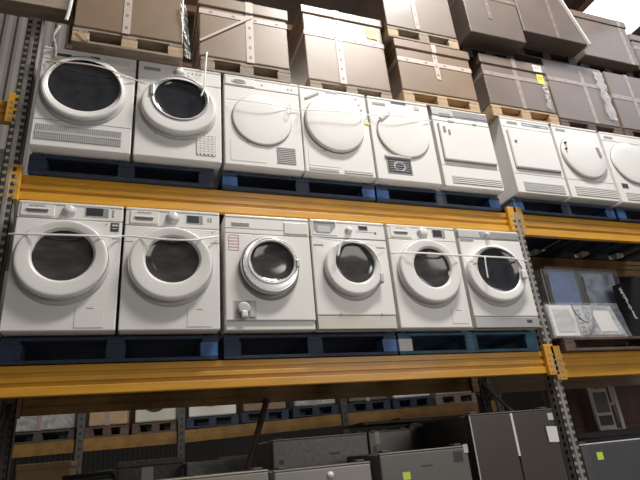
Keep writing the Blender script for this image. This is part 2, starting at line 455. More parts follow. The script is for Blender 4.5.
# D5
t = thing('tumble_dryer', (3.098, 0, ZA), 'white tumble dryer with round white door and a black square grille at lower left', 'tumble dryer', GD)
shell(t, .604)
pocket(t, -.195, .778, .125, .026, m='midgrey'); sticker(t, .004, .823, .15, .04, 'sticker', name='dark_label')
b = MB(); b.box(.16, .21, -.004, .004, .765, .81, 'palegrey', .004); b.build('button_block', t)
o = lid_door(t, .0, .475, .25, .235, .018)
b = MB(); b.box(-.07, .07, -.036, -.010, -.022, .022, 'offwhite', .01, mx=Matrix.Translation((-.165, 0, .645)) @ Matrix.Rotation(-.75, 4, 'Y')); b.build('door_handle', o)
b = MB(); b.box(-.215, .035, -.016, .004, .225, .25, 'palegrey', .005); b.box(-.205, .03, -.004, .004, .075, .228, 'midgrey', .002); b.box(-.195, .02, -.0052, .002, .085, .215, 'black')
for k in range(5): b.box(-.18, .005, -.008, -.004, .10+k*.022, .106+k*.022, 'midgrey')
b.lathe(-.0875, .145, [(.9, -.007), (1, -.010), (1.1, -.007)], 'palegrey', 24, .05, .042)
b.build('vent_grille', t)
# D6
t = thing('tumble_dryer', (3.751, .01, ZA), 'white tumble dryer with squared door panel, hinge at the left and grey top control strip', 'tumble dryer', GD)
shell(t, .615, cp_z=.755, cp_m='silver')
b = MB(); b.box(-.305, -.08, -.006, .01, .762, .826, 'palegrey', .004); b.build('water_drawer', t)
b = MB(); b.box(-.06, .30, -.004, .01, .768, .82, 'midgrey', .004); b.build('display', t)
pocket(t, -.174, .772, .12, .028, m='seam', y=-.006)
b = MB(); b.box(-.272, .285, -.010, .004, .265, .665, 'seam', .004); b.build('door_surround', t)
b = MB(); b.box(-.268, .281, -.026, .004, .272, .668, 'white', .010, 3); o = b.build('door', t)
b = MB(); b.box(-.235, -.21, -.034, -.02, .56, .62, 'seam', .004); b.box(-.185, -.165, -.034, -.02, .54, .59, 'seam', .004); b.build('hinge', o)
seam(t, -.30, .30, .225)
seam(t, -.30, .30, .70, h=.009)
for xa, xb in ((-.15, -.09), (.12, .16)):
    b = MB(); b.box(xa, xb, -.012, .0, .69, .71, 'midgrey', .003); b.build('door_latch', t)
vent(t, .035, .085, .52, .075, 4, False, 'midgrey', 'offwhite', fill=.5)
# D7
t = thing('tumble_dryer', (4.505, 0, ZA), 'white tumble dryer with large square door, left of the two round-doored dryers at far right', 'tumble dryer', GD)
shell(t, .60, cp_z=.735)
pocket(t, -.165, .79, .12, .026, m='midgrey')
b = MB(); b.box(-.05, .28, -.005, .01, .775, .79, 'paleblue', .002); b.box(-.05, .28, -.005, .01, .80, .808, 'palegrey', .002); b.build('button_strip', t)
b = MB(); b.box(-.262, .272, -.008, .004, .262, .695, 'seam', .03, 4); b.build('door_surround', t)
b = MB(); b.box(-.258, .268, -.024, .004, .272, .700, 'white', .012, 3); o = b.build('door', t)
b = MB(); b.lathe(-.20, .56, [(.016, -.024), (.014, -.031), (0, -.032)], 'seam', 16); b.build('door_lock', o)
seam(t, -.295, .295, .215)
vent(t, .02, .085, .47, .095, 5, False, 'cream', 'palegrey', fill=.6)
# D8
t = thing('tumble_dryer', (5.135, 0, ZA), 'white tumble dryer with round door and a dark slit handle, right of the square-doored dryer', 'tumble dryer', GD)
shell(t, .598)
pocket(t, -.20, .79, .12, .024, m='midgrey')
o = lid_door(t, -.005, .495, .272, .255, .030)
b = MB(); b.box(-.018, .018, -.046, -.025, -.055, .055, 'midgrey', .008, mx=Matrix.Translation((.185, 0, .55)) @ Matrix.Rotation(-.12, 4, 'Y')); b.build('door_handle', o)
b = MB(); b.box(-.24, -.215, -.05, -.02, .60, .62, 'dark', .004); b.box(-.25, -.228, -.05, -.02, .53, .55, 'dark', .004); b.build('hinge', o)
seam(t, -.295, .295, .215)
vent(t, .03, .095, .53, .10, 5, False, 'midgrey', 'offwhite', fill=.55)
# D9
t = thing('tumble_dryer', (5.78, 0, ZA), 'white tumble dryer at the far right, with round door and a small blue square sticker', 'tumble dryer', GD)
shell(t, .61, cp_z=.745)
pocket(t, -.208, .785, .12, .024, m='midgrey')
lid_door(t, .0, .49, .272, .245, .022)
sticker(t, -.205, .205, .085, .055, 'sticker', name='blue_sticker')
vent(t, .03, .09, .52, .09, 5, False, 'midgrey', 'offwhite', fill=.55)

# ---------------------------------------------------------------- pallets
def pallet(x, y, z, w, d, m, label, group, h=.144, blockm=None, wornm=None, rearm=None, name='wooden_pallet'):
    t = thing(name, (x, y, z), label, 'pallet', group)
    b = MB(); n = 6; p = d/n
    for k in range(n): b.box(-w/2, w/2, k*p+.008, (k+1)*p-.008 if k < n-1 else d, h-.022, h, m, .003)
    for xx in (-w/2+.05, 0, w/2-.05): b.box(xx-.05, xx+.05, 0, d, h-.044, h-.022, m)
    b.build('deck', t)
    for i, xx in enumerate((-w/2+.055, 0, w/2-.055)):
        b = MB(); b.box(xx-.05, xx+.05, .001, d, 0, .022, m, .002); b.build('base_board', t)
        for j, yy in enumerate((.06, d/2, d-.06)):
            mm = m
            if j == 0 and blockm: mm = blockm[i]
            if j == 2 and rearm: mm = rearm  # pale rear blocks: light from behind put into their colour
            b = MB(); b.box(xx-.056, xx+.056, yy-.058, yy+.058, .022, h-.044, mm, .003); b.build('block', t)
    for k, yy in enumerate((0, d-.1)):
        b = MB(); b.box(-w/2, w/2, yy+.002, yy+.1, .0005, .0215, m, .002); b.build('base_board', t)
    return t
GPB, GPA = 'painted pallets under the washing machines', 'blue pallets under the tumble dryers'
B, BB = 'blue', 'blue_bright'
pallet(.86, .08, ZA-.146, 1.22, 1.15, B, 'dark blue pallet under the large-window dryer and its neighbour with the centre knob', GPA, blockm=(B, B, B))
pallet(2.16, .08, ZA-.146, 1.25, 1.15, B, 'blue pallet under the oval-grip dryer and the wide-domed dryer', GPA, blockm=(BB, B, BB))
pallet(3.42, .08, ZA-.146, 1.23, 1.15, B, 'blue pallet under the black-grille dryer and the squared-door dryer', GPA, blockm=(BB, B, BB))
pallet(4.80, .08, ZA-.146, 1.22, 1.15, B, 'blue pallet under the square-doored dryer and the slit-handle dryer', GPA, blockm=(BB, B, BB), rearm='offwhite')
pallet(6.06, .08, ZA-.146, 1.22, 1.15, B, 'blue pallet under the far-right dryer with the small blue sticker', GPA, blockm=(BB, B, BB), rearm='offwhite')
pallet(.87, .08, ZB-.160, 1.24, 1.15, B, 'blue pallet under the two washers nearest the left upright', GPB, h=.158, blockm=(B, B, BB))
pallet(2.16, .08, ZB-.160, 1.26, 1.15, B, 'blue pallet under the chrome-ring washer and the drawer-gap washer', GPB, h=.158, blockm=(B, B, BB))
pallet(3.44, .08, ZB-.160, 1.26, 1.15, 'teal', 'teal pallet under the two washers nearest the right upright', GPB, h=.158, blockm=('palegrey', 'teal', 'teal'))

# ---------------------------------------------------------------- rack: frames and beams
def upright(t, x, y, z0, z1, m='steel', w=.092, name='upright'):
    b = MB()
    b.box(x-w/2, x+w/2, y, y+.006, z0, z1, m)
    b.box(x-w/2, x-w/2+.006, y, y+.09, z0, z1, m); b.box(x+w/2-.006, x+w/2, y, y+.09, z0, z1, m)
    z = z0+.05
    while z < z1-.05:
        for s in (-1, 1):
            b.box(x+s*w*.30-.011, x+s*w*.30+.011, y-.0015, y+.002, z, z+.030, 'black')
        b.box(x-w/2-.0015, x-w/2+.002, y+.03, y+.055, z, z+.028, 'black')
        z += .055
    b.box(x-.012, x+.012, y-.006, y, z0, z1, m, .003)
    b.build(name, t)
def frame(x, zf, label):
    t = thing('rack_frame', (0, 0, 0), label, 'rack frame', 'upright frames of the pallet rack')
    upright(t, x, .08, 0, zf); upright(t, x, 1.04, 0, zf if zf < 4 else 4.75, 'steel_dark')
    for z0, z1 in ((.5, 1.3), (1.3, 2.1), (2.1, 2.9)):
        a, c = (z0, z1) if int(z0*10) % 16 else (z1, z0)
        b = MB(); b.tube([(x, .17, z0), (x, 1.06, z1)], .02, 'steel_dark', 6); b.build('brace', t)
    b = MB(); b.tube([(x, .17, .5), (x, 1.06, .5)], .02, 'steel_dark', 6); b.build('brace', t)
    for y in (.09, 1.03):
        b = MB(); b.box(x-.08, x+.08, y, y+.11, 0, .008, 'steel_dark'); b.build('foot_plate', t)
frame(.151, 4.785, 'grey perforated steel rack frame at the left end of the appliances')
frame(4.175, 3.455, 'grey perforated steel rack frame between the grey-topped washer and the wrapped appliances')
def beam(x0, x1, y, z0, z1, label, m='orange', conn='orange', clz=.07, d=.045):
    t = thing('rack_beam', (x0, y, z0), label, 'rack beam', 'orange beams of the pallet rack')
    L = x1-x0; h = z1-z0
    b = MB()
    b.box(0, L, 0, d, 0, h*.30, m, .004); b.box(0, L, .012, d, h*.30, h*.44, m); b.box(0, L, .002, d, h*.44, h*.62, m, .004)
    b.box(0, L, .012, d, h*.62, h*.76, m); b.box(0, L, .002, d+.01, h*.76, h, m, .004)
    b.build('box_section', t)
    for xa in (-.075, L-.02):
        b = MB(); b.box(xa, xa+.095, -.036, .0, -.02, h+.05, conn, .003)
        for k in range(4):
            b.box(xa+.02, xa+.04, -.038, -.03, -.005+k*.045, .013+k*.045, 'seam', .002); b.box(xa+.058, xa+.078, -.038, -.03, -.005+k*.045, .013+k*.045, 'seam', .002)
        b.build('connector', t)
FY = .045
beam(.20, 4.12, .115, 3.277, 3.462, 'orange beam between the dryers and the six washing machines')
beam(4.24, 8.05, .115, 3.253, 3.462, 'orange beam under the far-right dryers, above the wrapped appliances', conn='orange_worn')
beam(.20, 4.12, .095, 2.026, 2.2, 'orange beam under the six washing machines')
beam(4.24, 8.05, .095, 1.985, 2.185, 'orange beam under the plastic-wrapped appliances at right', conn='orange_worn')
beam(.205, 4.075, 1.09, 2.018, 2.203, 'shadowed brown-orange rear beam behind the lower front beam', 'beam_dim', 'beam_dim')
beam(4.20, 8.05, 1.09, 1.985, 2.185, 'rear beam at right, coloured tan as if lit, above the dark wooden doors', 'card', 'card')  # tan card colour stands in for light falling on this beam
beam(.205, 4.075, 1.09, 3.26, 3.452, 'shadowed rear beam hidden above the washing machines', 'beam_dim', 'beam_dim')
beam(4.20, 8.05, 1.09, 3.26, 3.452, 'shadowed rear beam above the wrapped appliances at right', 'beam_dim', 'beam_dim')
beam(-3.7, .088, .115, 3.86, 4.03, 'orange beam of the neighbouring bay left of the left upright', 'orange_worn', 'orange')
b = MB(); b.box(-2.6, .415, -.05, .10, 4.787, 4.90, 'wood_grey', .004); b.box(-2.6, .415, -.055, .02, 4.90, 4.93, 'wood_grey', .004)
tag(b.build('timber_plank'), 'long grey-brown timber plank across the top of the left upright', 'plank')
# edge of a wrapped white machine in the neighbouring bay
t = thing('washing_machine', (-.206, .21, 3.0), 'cream white machine just cut off at the left edge, beyond the left upright', 'washing machine')
shell(t, .60, 'cream', z1=.70)
b = MB(); b.lathe(0, .30, [(.2, 0), (.2, -.04), (.15, -.04), (0, -.02)], 'offwhite', 32); b.build('door', t)
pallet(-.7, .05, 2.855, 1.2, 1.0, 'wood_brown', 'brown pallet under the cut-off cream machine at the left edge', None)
beam(-3.7, .088, .145, 2.70, 2.853, 'orange beam holding the pallet of the cut-off cream machine', 'orange_worn', 'orange_worn')

# ---------------------------------------------------------------- cartons on pallets above the dryers
ZT = ZA+.85
def carton(x0, x1, y, z0, z1, m, label, taper=(0, 0), lid=.10, depth=.60, vt=None, ht=None, tapem='tape', lean=0, labels=(), vt2=None, marks=True):
    t = thing('cardboard_carton', ((x0+x1)/2, y, z0), label, 'carton', 'shrink-wrapped cartons above the dryers')
    hw = (x1-x0)/2; h = z1-z0
    b = MB(); zl = h-lid if lid else h
    b.box(-hw, hw, 0, depth, 0, zl+(.02 if lid else 0), m, .010, 2)
    for v in b.bm.verts:
        f = v.co.z/h
        v.co.x += taper[0]*f if v.co.x < 0 else taper[1]*f
    b.build('box_body', t)
    if lid:
        b = MB(); b.box(-hw-.014, hw+.014, -.014, depth+.014, zl, h, m, .008); b.build('box_lid', t)
    def strip(xa, xb, za, zb, yy, n, vert):
        b = MB(); b.box(xa, xb, yy-.002, yy+.002, za, zb, tapem)
        for k in range(n):
            f = (k+.5)/n
            if vert: cx, cz = (xa+xb)/2, za+(zb-za)*f; b.box(cx-.010, cx+.010, yy-.003, yy, cz-.014, cz+.014, 'mark')
            else: cx, cz = xa+(xb-xa)*f, (za+zb)/2; b.box(cx-.014, cx+.014, yy-.003, yy, cz-.010, cz+.010, 'mark')
        return b
    if vt:
        xa, w, za, zb = vt
        b = strip(xa-(x0+x1)/2-w/2, xa-(x0+x1)/2+w/2, za*h, min(zb*h, zl), -.002, max(2, int((zb-za)*h/.12)), True)
        if lid and zb >= .99: b.box(xa-(x0+x1)/2-w/2, xa-(x0+x1)/2+w/2, -.0175, -.013, zl, h, tapem)
        b.build('vertical_tape', t)
    if ht:
        zc, w = ht
        b = strip(-hw-.002, hw+.002, zc*h-w/2, zc*h+w/2, -.0025, max(3, int(2*hw/.17)), False)
        for s in (-1, 1): b.box(s*hw-.002, s*hw+.002, 0, depth, zc*h-w/2, zc*h+w/2, tapem)
        b.build('horizontal_tape', t)
    for (lx, lz, w, hh, lm, yy) in labels:
        b = MB(); b.box(lx-w/2-(x0+x1)/2, lx+w/2-(x0+x1)/2, yy-.004, yy, lz-z0-hh/2, lz-z0+hh/2, lm)
        b.box(lx-w*.35-(x0+x1)/2, lx+w*.2-(x0+x1)/2, yy-.0048, yy, lz-z0-hh*.05, lz-z0+hh*.02, 'mark'); b.box(lx-w*.35-(x0+x1)/2, lx+w*.35-(x0+x1)/2, yy-.0048, yy, lz-z0+hh*.15, lz-z0+hh*.24, 'mark')
        b.build('label', t)
    return t
GPW = 'plain wooden pallets stacked above the dryers'
def wpallet(x0, x1, y, z, label, m='wood', d=.66, blocks=None):
    return pallet((x0+x1)/2, y, z, x1-x0, d, m, label, GPW, h=.142, blockm=blocks)
P = ZT+.001
wpallet(.44, 1.215, -.10, P, 'wooden pallet on the large-window dryer, under the leftmost carton', blocks=('wood', 'wood', 'wood'), m='wood_grey')
carton(.44, 1.215, -.10, P+.143, 5.42, 'card', 'brown shrink-wrapped carton, leftmost of the row standing above the dryers', vt=(.80, .055, 0, 1), ht=None)
wpallet(1.36, 2.10, -.01, P, 'wooden pallet in shadow on the oval-grip dryer', m='wood_grey', blocks=('wood_grey', 'wood_grey', 'wood_grey'))
carton(1.345, 2.10, -.01, P+.143, 5.26, 'card_warm', 'warm brown carton with crossed tape and diagonal strap, above the oval-grip dryer', lid=.12, vt=(1.765, .065, 0, 1), ht=(.72, .05))
wpallet(2.30, 3.09, .06, P, 'grey wooden pallet on the wide-domed dryer', m='wood_grey')
carton(2.285, 3.09, .06, P+.143, 5.46, 'card_warm', 'tall brown carton with a yellow label at top right, above the wide-domed dryer', lid=.09, vt=(2.62, .065, 0, 1), ht=(.62, .05), labels=[(2.98, 5.27, .10, .13, 'yellow', -.002)])
wpallet(3.18, 4.0, 0, P, 'light wooden pallet on the black-grille dryer and the squared-door dryer')
carton(3.18, 4.0, 0, P+.143, 5.205, 'card', 'brown carton with tape cross, above the black-grille dryer, carrying another pallet', lid=.10, vt=(3.60, .05, .30, 1), ht=(.60, .05))
wpallet(3.12, 3.91, -.02, 5.207, 'wooden pallet on top of the tape-cross carton', m='wood_grey', blocks=('wood', 'wood_grey', 'wood'))
carton(3.12, 3.91, -.02, 5.35, 6.15, 'card_grey', 'grey-brown carton on the second tier, standing on the pallet over the tape-cross carton', lid=0, vt=(3.46, .05, .02, 1), ht=None, tapem='tape_dim')
wpallet(4.15, 4.965, 0, P, 'light wooden pallet on the square-doored dryer')
carton(4.15, 4.965, 0, P+.143, 5.225, 'card_grey', 'grey-brown carton with white and yellow labels, above the square-doored dryer', lid=.115, vt=(4.56, .05, 0, 1), ht=(.62, .05), labels=[(4.86, 5.155, .11, .085, 'paper', -.016), (4.88, 5.03, .085, .125, 'yellow', -.002)], tapem='tape_dim')
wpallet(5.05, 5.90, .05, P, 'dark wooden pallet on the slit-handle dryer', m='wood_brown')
carton(5.05, 5.90, .05, P+.143, 5.40, 'card_grey', 'grey-brown film-wrapped carton with pale film down its right edge, above the slit-handle dryer', lid=0, ht=(.66, .05), vt=(5.56, .05, 0, .9), tapem='tape_dim')
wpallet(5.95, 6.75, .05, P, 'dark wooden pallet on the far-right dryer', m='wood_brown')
carton(5.95, 6.75, .05, P+.143, 5.40, 'card_grey', 'glossy film-wrapped carton at the right edge, lower tier', lid=0, ht=(.55, .06), tapem='tape_dim', vt=(6.28, .05, 0, 1))
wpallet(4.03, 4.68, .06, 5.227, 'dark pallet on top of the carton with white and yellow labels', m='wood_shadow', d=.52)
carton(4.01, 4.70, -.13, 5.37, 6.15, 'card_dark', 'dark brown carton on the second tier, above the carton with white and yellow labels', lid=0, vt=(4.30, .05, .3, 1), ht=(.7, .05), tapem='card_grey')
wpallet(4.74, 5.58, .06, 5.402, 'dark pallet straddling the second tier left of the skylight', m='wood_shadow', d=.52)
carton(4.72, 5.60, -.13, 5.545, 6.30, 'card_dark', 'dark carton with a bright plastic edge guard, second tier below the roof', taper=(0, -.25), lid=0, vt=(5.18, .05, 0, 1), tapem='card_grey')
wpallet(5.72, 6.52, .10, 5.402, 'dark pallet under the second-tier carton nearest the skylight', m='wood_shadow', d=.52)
carton(5.70, 6.54, .0, 5.545, 6.23, 'card_grey', 'grey-brown second-tier carton in front of the skylight', lid=.10, tapem='tape_dim', vt=(6.43, .05, 0, 1))
carton(6.60, 7.40, .02, 5.545, 6.08, 'card_grey', 'grey-brown second-tier carton cut off at the right edge', lid=.10, tapem='tape_dim', ht=(.6, .05))
wpallet(6.58, 7.38, .02, 5.402, 'dark pallet under the second-tier carton cut off at the right edge', m='wood_shadow')
# plastic bits on the cartons
b = MB(); b.hexa([(.445, -.02, .0), (.462, -.02, .0), (.462, .12, .0), (.445, .12, .0), (.195, -.02, .752), (.212, -.02, .752), (.212, .12, .752), (.195, .12, .752)], 'paper')
b.build('edge_guard', [o for o in D.objects if 'bright plastic edge guard' in str(o.get('label', ''))][0], label='bright white edge strip')
def ribbon(name, pts, w, m, label, cat, th=.0015, vertical=True):
    b = MB(); pts = [Vector(p) for p in pts]
    for p, q in zip(pts, pts[1:]):
        d = (q-p).normalized(); s = d.cross(Vector((0, 1, 0))); s = (s.normalized() if s.length > .01 else Vector((1, 0, 0)))*w/2; n = Vector((0, th, 0))
        b.hexa([p-s-n, q-s-n, q+s-n, p+s-n, p-s+n, q-s+n, q+s+n, p+s+n], m)
    return tag(b.build(name), label, cat)
ribbon('plastic_strap', [at(200, 40, -.021), at(252, 17, -.021)], .02, 'tape', 'pale diagonal strap across the warm brown carton above the oval-grip dryer', 'strap')
# stretch film: crinkled sheet hanging at carton sides
def film(name, p0, p1, w, label, m='film', n=14, amp=.012):
    b = MB(); p0, p1 = Vector(p0), Vector(p1); rows = []
    for i in range(n+1):
        f = i/n; c = p0.lerp(p1, f); ww = w*(.6+.6*random.random())
        rows.append([b.bm.verts.new(c+Vector((ww*(k/3-.5), random.uniform(-amp, amp), random.uniform(-amp, amp)))) for k in range(4)])
    fs = [b.bm.faces.new((r0[k], r0[k+1], r1[k+1], r1[k])) for r0, r1 in zip(rows, rows[1:]) for k in range(3)]
    b._fin(fs, m); return tag(b.build(name), label, 'stretch film')
attach_film = lambda o, key: attach(o, [q for q in D.objects if key in str(q.get('label', '')) and q.get('category') == 'carton'][0])
attach_film(film('stretch_film', at(183, 4, -.12), at(188, 58, -.12), .05, 'crinkled clear film tail hanging from the right side of the leftmost carton'), 'leftmost of the row')
attach_film(film('stretch_film', at(597, 72, .03), at(614, 120, .03), .13, 'pale film gathered down the right edge of the carton above the slit-handle dryer', amp=.006), 'pale film down its right edge')
attach_film(film('stretch_film', at(545, 84, -.02), at(550, 108, -.02), .06, 'torn film'), 'with white and yellow labels, above')
# ---------------------------------------------------------------- straps and cords
def cord(name, pts, r, label, cat='strap', m='strap', flat=1.0):
    b = MB(); P_ = [Vector(p) for p in pts]; out = []
    for i in range(len(P_)-1):
        p0, p1, p2, p3 = P_[max(i-1, 0)], P_[i], P_[i+1], P_[min(i+2, len(P_)-1)]
        for k in range(6):
            f = k/6
            out.append(.5*((2*p1)+(-p0+p2)*f+(2*p0-5*p1+4*p2-p3)*f*f+(-p0+3*p1-3*p2+p3)*f**3))
    out.append(P_[-1]); b.tube(out, r, m, 6, flat)
    return tag(b.build(name), label, cat)
SY = -.078
cord('plastic_strap', [at(8, 234, -.01), at(20, 234, -.05), at(45, 234.5, SY), at(85, 235.5, SY), at(110, 236.5, -.05), at(122, 236, -.012), at(140, 237, -.06), at(160, 239, SY), at(190, 240, SY), at(205, 238, -.05), at(219, 236, -.012)], .0065, 'white plastic strap across the two leftmost washing machines', flat=.3)
ST4 = cord('plastic_strap', [at(312, 237, -.012), at(328, 239, -.06), at(345, 241, -.085), at(366, 244, -.07), at(384, 247, -.012)], .0045, 'thin white strap along the top of the drawer-gap washer porthole', flat=.3)
ST6 = cord('plastic_strap', [at(394, 253, -.012), at(407, 252.6, -.080), at(430, 253.5, SY), at(456, 255.2, -.080), at(464, 255.5, -.055), at(485, 256.5, -.085), at(510, 258, -.085), at(522, 260, -.072), at(527, 261, -.01)], .007, 'white plastic strap across the two washers nearest the right upright', flat=.3)
attach(cord('strap_tail', [at(485, 257, -.09), at(486, 266, -.088), at(488, 278, -.09)], .007, 'loose white strap end hanging over the window of the grey-topped washer', flat=.3), ST6)
attach(cord('strap_tail', [at(342, 240, -.088), at(340, 246, -.092), at(338, 256, -.092)], .010, 'loose white strap end hanging over the drawer-gap washer window', flat=.4), ST4)
cord('plastic_strap', [at(46, 61.5, -.01), at(60, 62, -.05), at(85, 64, -.075), at(105, 68, -.072), at(120, 74, -.05), at(136, 80, -.012), at(146, 84, -.03)], .007, 'greyish white strap across the large-window dryer', flat=.3, m='tape')
STD = cord('plastic_strap', [at(224, 98.5, -.012), at(240, 100, -.056), at(270, 104, -.058), at(298, 110, -.012), at(305, 110, -.075), at(335, 111, -.088), at(360, 114, -.08), at(368, 115, -.012), at(384, 115, -.056), at(400, 116, -.058), at(425, 120, -.02), at(431, 121, -.01)], .005, 'thin white strap across the three round white-doored dryers', flat=.3)
attach(cord('strap_tail', [at(289, 104, -.03), at(287, 110, -.04), at(288, 116, -.04), at(291, 112, -.04), at(290, 106, -.03)], .003, 'small knotted strap loop on the oval-grip dryer door', m='palegrey'), STD)
attach_film(cord('strap_tail', [at(207, 52, -.035), at(206, 62, -.06), at(205, 75, -.072), at(204, 88, -.075), at(201, 96, -.075)], .006, 'white strap end hanging in front of the centre-knob dryer', flat=.4), 'with crossed tape and diagonal')
cord('power_cord', [at(60, 26, -.11), at(56, 31, -.10), at(53, 37, -.08), at(55, 44, -.03), at(56, 52, -.012), at(55, 57, -.012)], .010, 'white power cord hanging over the top left of the large-window dryer', 'cord')
attach_film(cord('strap_tail', [at(72, -4, -.12), at(70, 6, -.125), at(68, 14, -.122), at(66, 20, -.12)], .013, 'bright white strap end dangling at the lower left of the leftmost carton', flat=.3), 'leftmost of the row')
cord('power_cord', [at(78, 30, -.11), at(84, 33, -.115), at(88, 39, -.11), at(89, 46, -.06)], .004, 'thin pale cord drooping from the leftmost carton pallet', 'cord', 'palegrey')

# ---------------------------------------------------------------- right bay: wrapped appliances
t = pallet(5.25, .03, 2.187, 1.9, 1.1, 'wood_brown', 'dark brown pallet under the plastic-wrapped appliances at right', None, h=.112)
Z2 = 2.30
def stove(x, y, w, d, h, label, pane, m='whitewrap', z=Z2):
    t = thing('wrapped_cooker', (x, y, z), label, 'appliance', 'plastic-wrapped appliances in the right bay')
    b = MB(); b.box(-w/2, w/2, 0, d, .02, h, m, .012); b.build('cabinet', t)
    b = MB(); b.box(-w/2+.012, w/2-.012, -.022, .004, h*.46, h*.985, 'midgrey', .008); o = b.build('door', t)
    b = MB(); b.box(-w/2+.05, w/2-.03, -.027, -.018, h*.50, h*.95, pane, .004); b.build('door_glass', o)
    b = MB(); b.tube([(-w/2+.03, -.045, h*.5), (-w/2+.03, -.045, h*.9)], .008, 'silver', 8)
    for f in (.51, .89): b.tube([(-w/2+.03, -.045, h*f), (-w/2+.03, -.018, h*f)], .007, 'silver', 6)
    b.build('door_handle', o)
    b = MB(); b.box(-w/2+.012, w/2-.012, -.018, .004, .04, h*.445, 'palegrey', .006); b.build('drawer', t)
    for xx in (-w/2+.05, w/2-.05):
        b = MB(); b.box(xx-.02, xx+.02, .04, .08, 0, .022, 'dark', .004); b.build('foot', t)
    b = MB(); n = 10
    rows = [[b.bm.verts.new((-w/2-.006+(w+.012)*j/n, -.054-random.uniform(0, .012), h-(h*.98)*i/n)) for j in range(n+1)] for i in range(n+1)]
    b._fin([b.bm.faces.new((rows[i][j], rows[i][j+1], rows[i+1][j+1], rows[i+1][j])) for i in range(n) for j in range(n)], 'haze_film'); b.build('stretch_film', t)
    return t
stove(5.06, .64, .43, .48, .84, 'plastic-wrapped appliance with a blue-reflecting glass front, behind the small white wrapped machine', 'bluepane')
stove(5.545, .64, .50, .48, .83, 'plastic-wrapped appliance with a pale mottled glass front, beside the blue-reflecting one', 'paleblue', 'midgrey')
# white machine lying on its back in front, its control face up toward the aisle
t = thing('wrapped_microwave', (4.74, .06, Z2), 'small white plastic-wrapped machine with framed side door, in front of taller wrapped appliances', 'appliance', 'plastic-wrapped appliances in the right bay')
b = MB(); b.hexa([(-.50, 0, .0), (.31, 0, .0), (.33, .42, .0), (-.46, .42, 0), (-.46, .05, .30), (.26, .05, .29), (.28, .40, .29), (-.42, .40, .30)], 'whitewrap'); b.build('casing', t)
def fp(x, z, o=0): return (x, z*.05/.30-o, z)
def face(b, x0, x1, z0, z1, sk, o, m):
    b.hexa([fp(x0, z0, o), fp(x1, z0, o), (x1, z0*.167+.01, z0), (x0, z0*.167+.01, z0), fp(x0+sk, z1, o), fp(x1+sk, z1, o), (x1+sk, z1*.167+.01, z1), (x0+sk, z1*.167+.01, z1)], m)
b = MB(); face(b, -.485, -.225, .015, .285, .03, .012, 'offwhite'); o = b.build('door', t)
b = MB(); face(b, -.445, -.265, .05, .25, .022, .016, 'palegrey'); b.build('door_window', o)
b = MB(); face(b, -.21, -.12, .02, .28, .03, .010, 'palegrey')
for k in range(6): face(b, -.185, -.135, .045+k*.038, .062+k*.038, .004, .013, 'midgrey')
b.build('button_panel', t)
b = MB(); face(b, -.10, .28, .02, .28, -.03, .008, 'whitewrap'); face(b, .02, .22, .05, .24, -.02, .011, 'offwhite'); b.build('front_panel', t)
n = 9; rows = []
b = MB()
rows = [[b.bm.verts.new((-.51+.83*j/n, -.022+.05*i/n-random.uniform(0, .012), .31*i/n)) for j in range(n+1)] for i in range(n+1)]
b._fin([b.bm.faces.new((rows[i][j], rows[i][j+1], rows[i+1][j+1], rows[i+1][j])) for i in range(n) for j in range(n)], 'haze_film'); b.build('stretch_film', t)
cord('power_cord', [at(571, 303, .03), at(574, 311, .025), at(581, 319, .02), at(588, 322, .02), at(592, 316, .025), at(592, 304, .03)], .007, 'dark looped power cable on the small white wrapped machine', 'cord', 'midgrey')
# tall dark wrapped fridges at the right edge
def dark_fridge(x, y, w, d, h, label, m='fridge_blue', z=Z2):
    t = thing('wrapped_fridge', (x, y, z), label, 'fridge', 'plastic-wrapped appliances in the right bay')
    b = MB(); b.box(-w/2, w/2, .03, d, .02, h, m, .01); b.build('cabinet', t)
    b = MB(); b.box(-w/2, w/2, -.03, .026, .03, h*.99, m, .012); o = b.build('door', t)
    b = MB(); b.tube([(-w/2+.05, -.06, h*.35), (-w/2+.05, -.06, h*.7)], .012, 'silver', 8)
    for zz in (.36, .69): b.tube([(-w/2+.05, -.06, h*zz), (-w/2+.05, -.025, h*zz)], .01, 'silver', 6)
    b.build('door_handle', o)
    for xx in (-w/2+.05, w/2-.05):
        b = MB(); b.box(xx-.02, xx+.02, .06, .1, 0, .022, 'dark', .004); b.build('foot', t)
    return t
DF = dark_fridge(5.86, .09, .56, .42, .62, 'black plastic-wrapped appliance at the right edge, beside the pale mottled one', 'black')
attach(film('stretch_film', at(620, 288, .02), at(636, 318, .02), .025, 'pale strip painting the film highlight on the black appliance at the right edge', 'film'), DF)  # pale film strip shaped as the highlight on the wrapping

# ---------------------------------------------------------------- floor level: fridges
def fridge(x0, x1, y, d, h, m, label, split=None, top='fridge_mid', edge=None, hz=None):
    t = thing('fridge', ((x0+x1)/2, y, 0), label, 'fridge', 'grey fridges standing on the floor under the rack')
    w = x1-x0; hw = w/2
    b = MB(); b.box(-hw, hw, .075, d, .03, h, m, .006); b.build('cabinet', t)
    xs = [(-hw, hw)] if not split else [(-hw, split-.004), (split+.004, hw)]
    for a, c in xs:
        zc = hz if hz else .04
        b = MB(); b.box(a, c, 0, .07, zc+.004, h-.004, m, .010, 3); b.build('door', t)
        if hz:
            b = MB(); b.box(a, c, 0, .07, .04, zc-.004, m, .010, 3); b.build('freezer_drawer', t)
    b = MB(); b.box(-hw, hw, -.001, .072, h-.003, h+.005, top, .002); b.build('top_trim', t)
    for xx in (-hw+.06, hw-.06):
        b = MB(); b.box(xx-.03, xx+.03, .02, .09, h+.005, h+.022, 'dark', .006); b.build('hinge_cover', t)
        b = MB(); b.box(xx-.02, xx+.02, .05, .11, 0, .032, 'dark', .004); b.build('foot', t)
    return t
t = fridge(3.275, 4.03, .06, .68, 1.752, 'fridge', 'tall dark grey double-door fridge with two pale labels, left of the right upright', split=-.01, hz=.72)
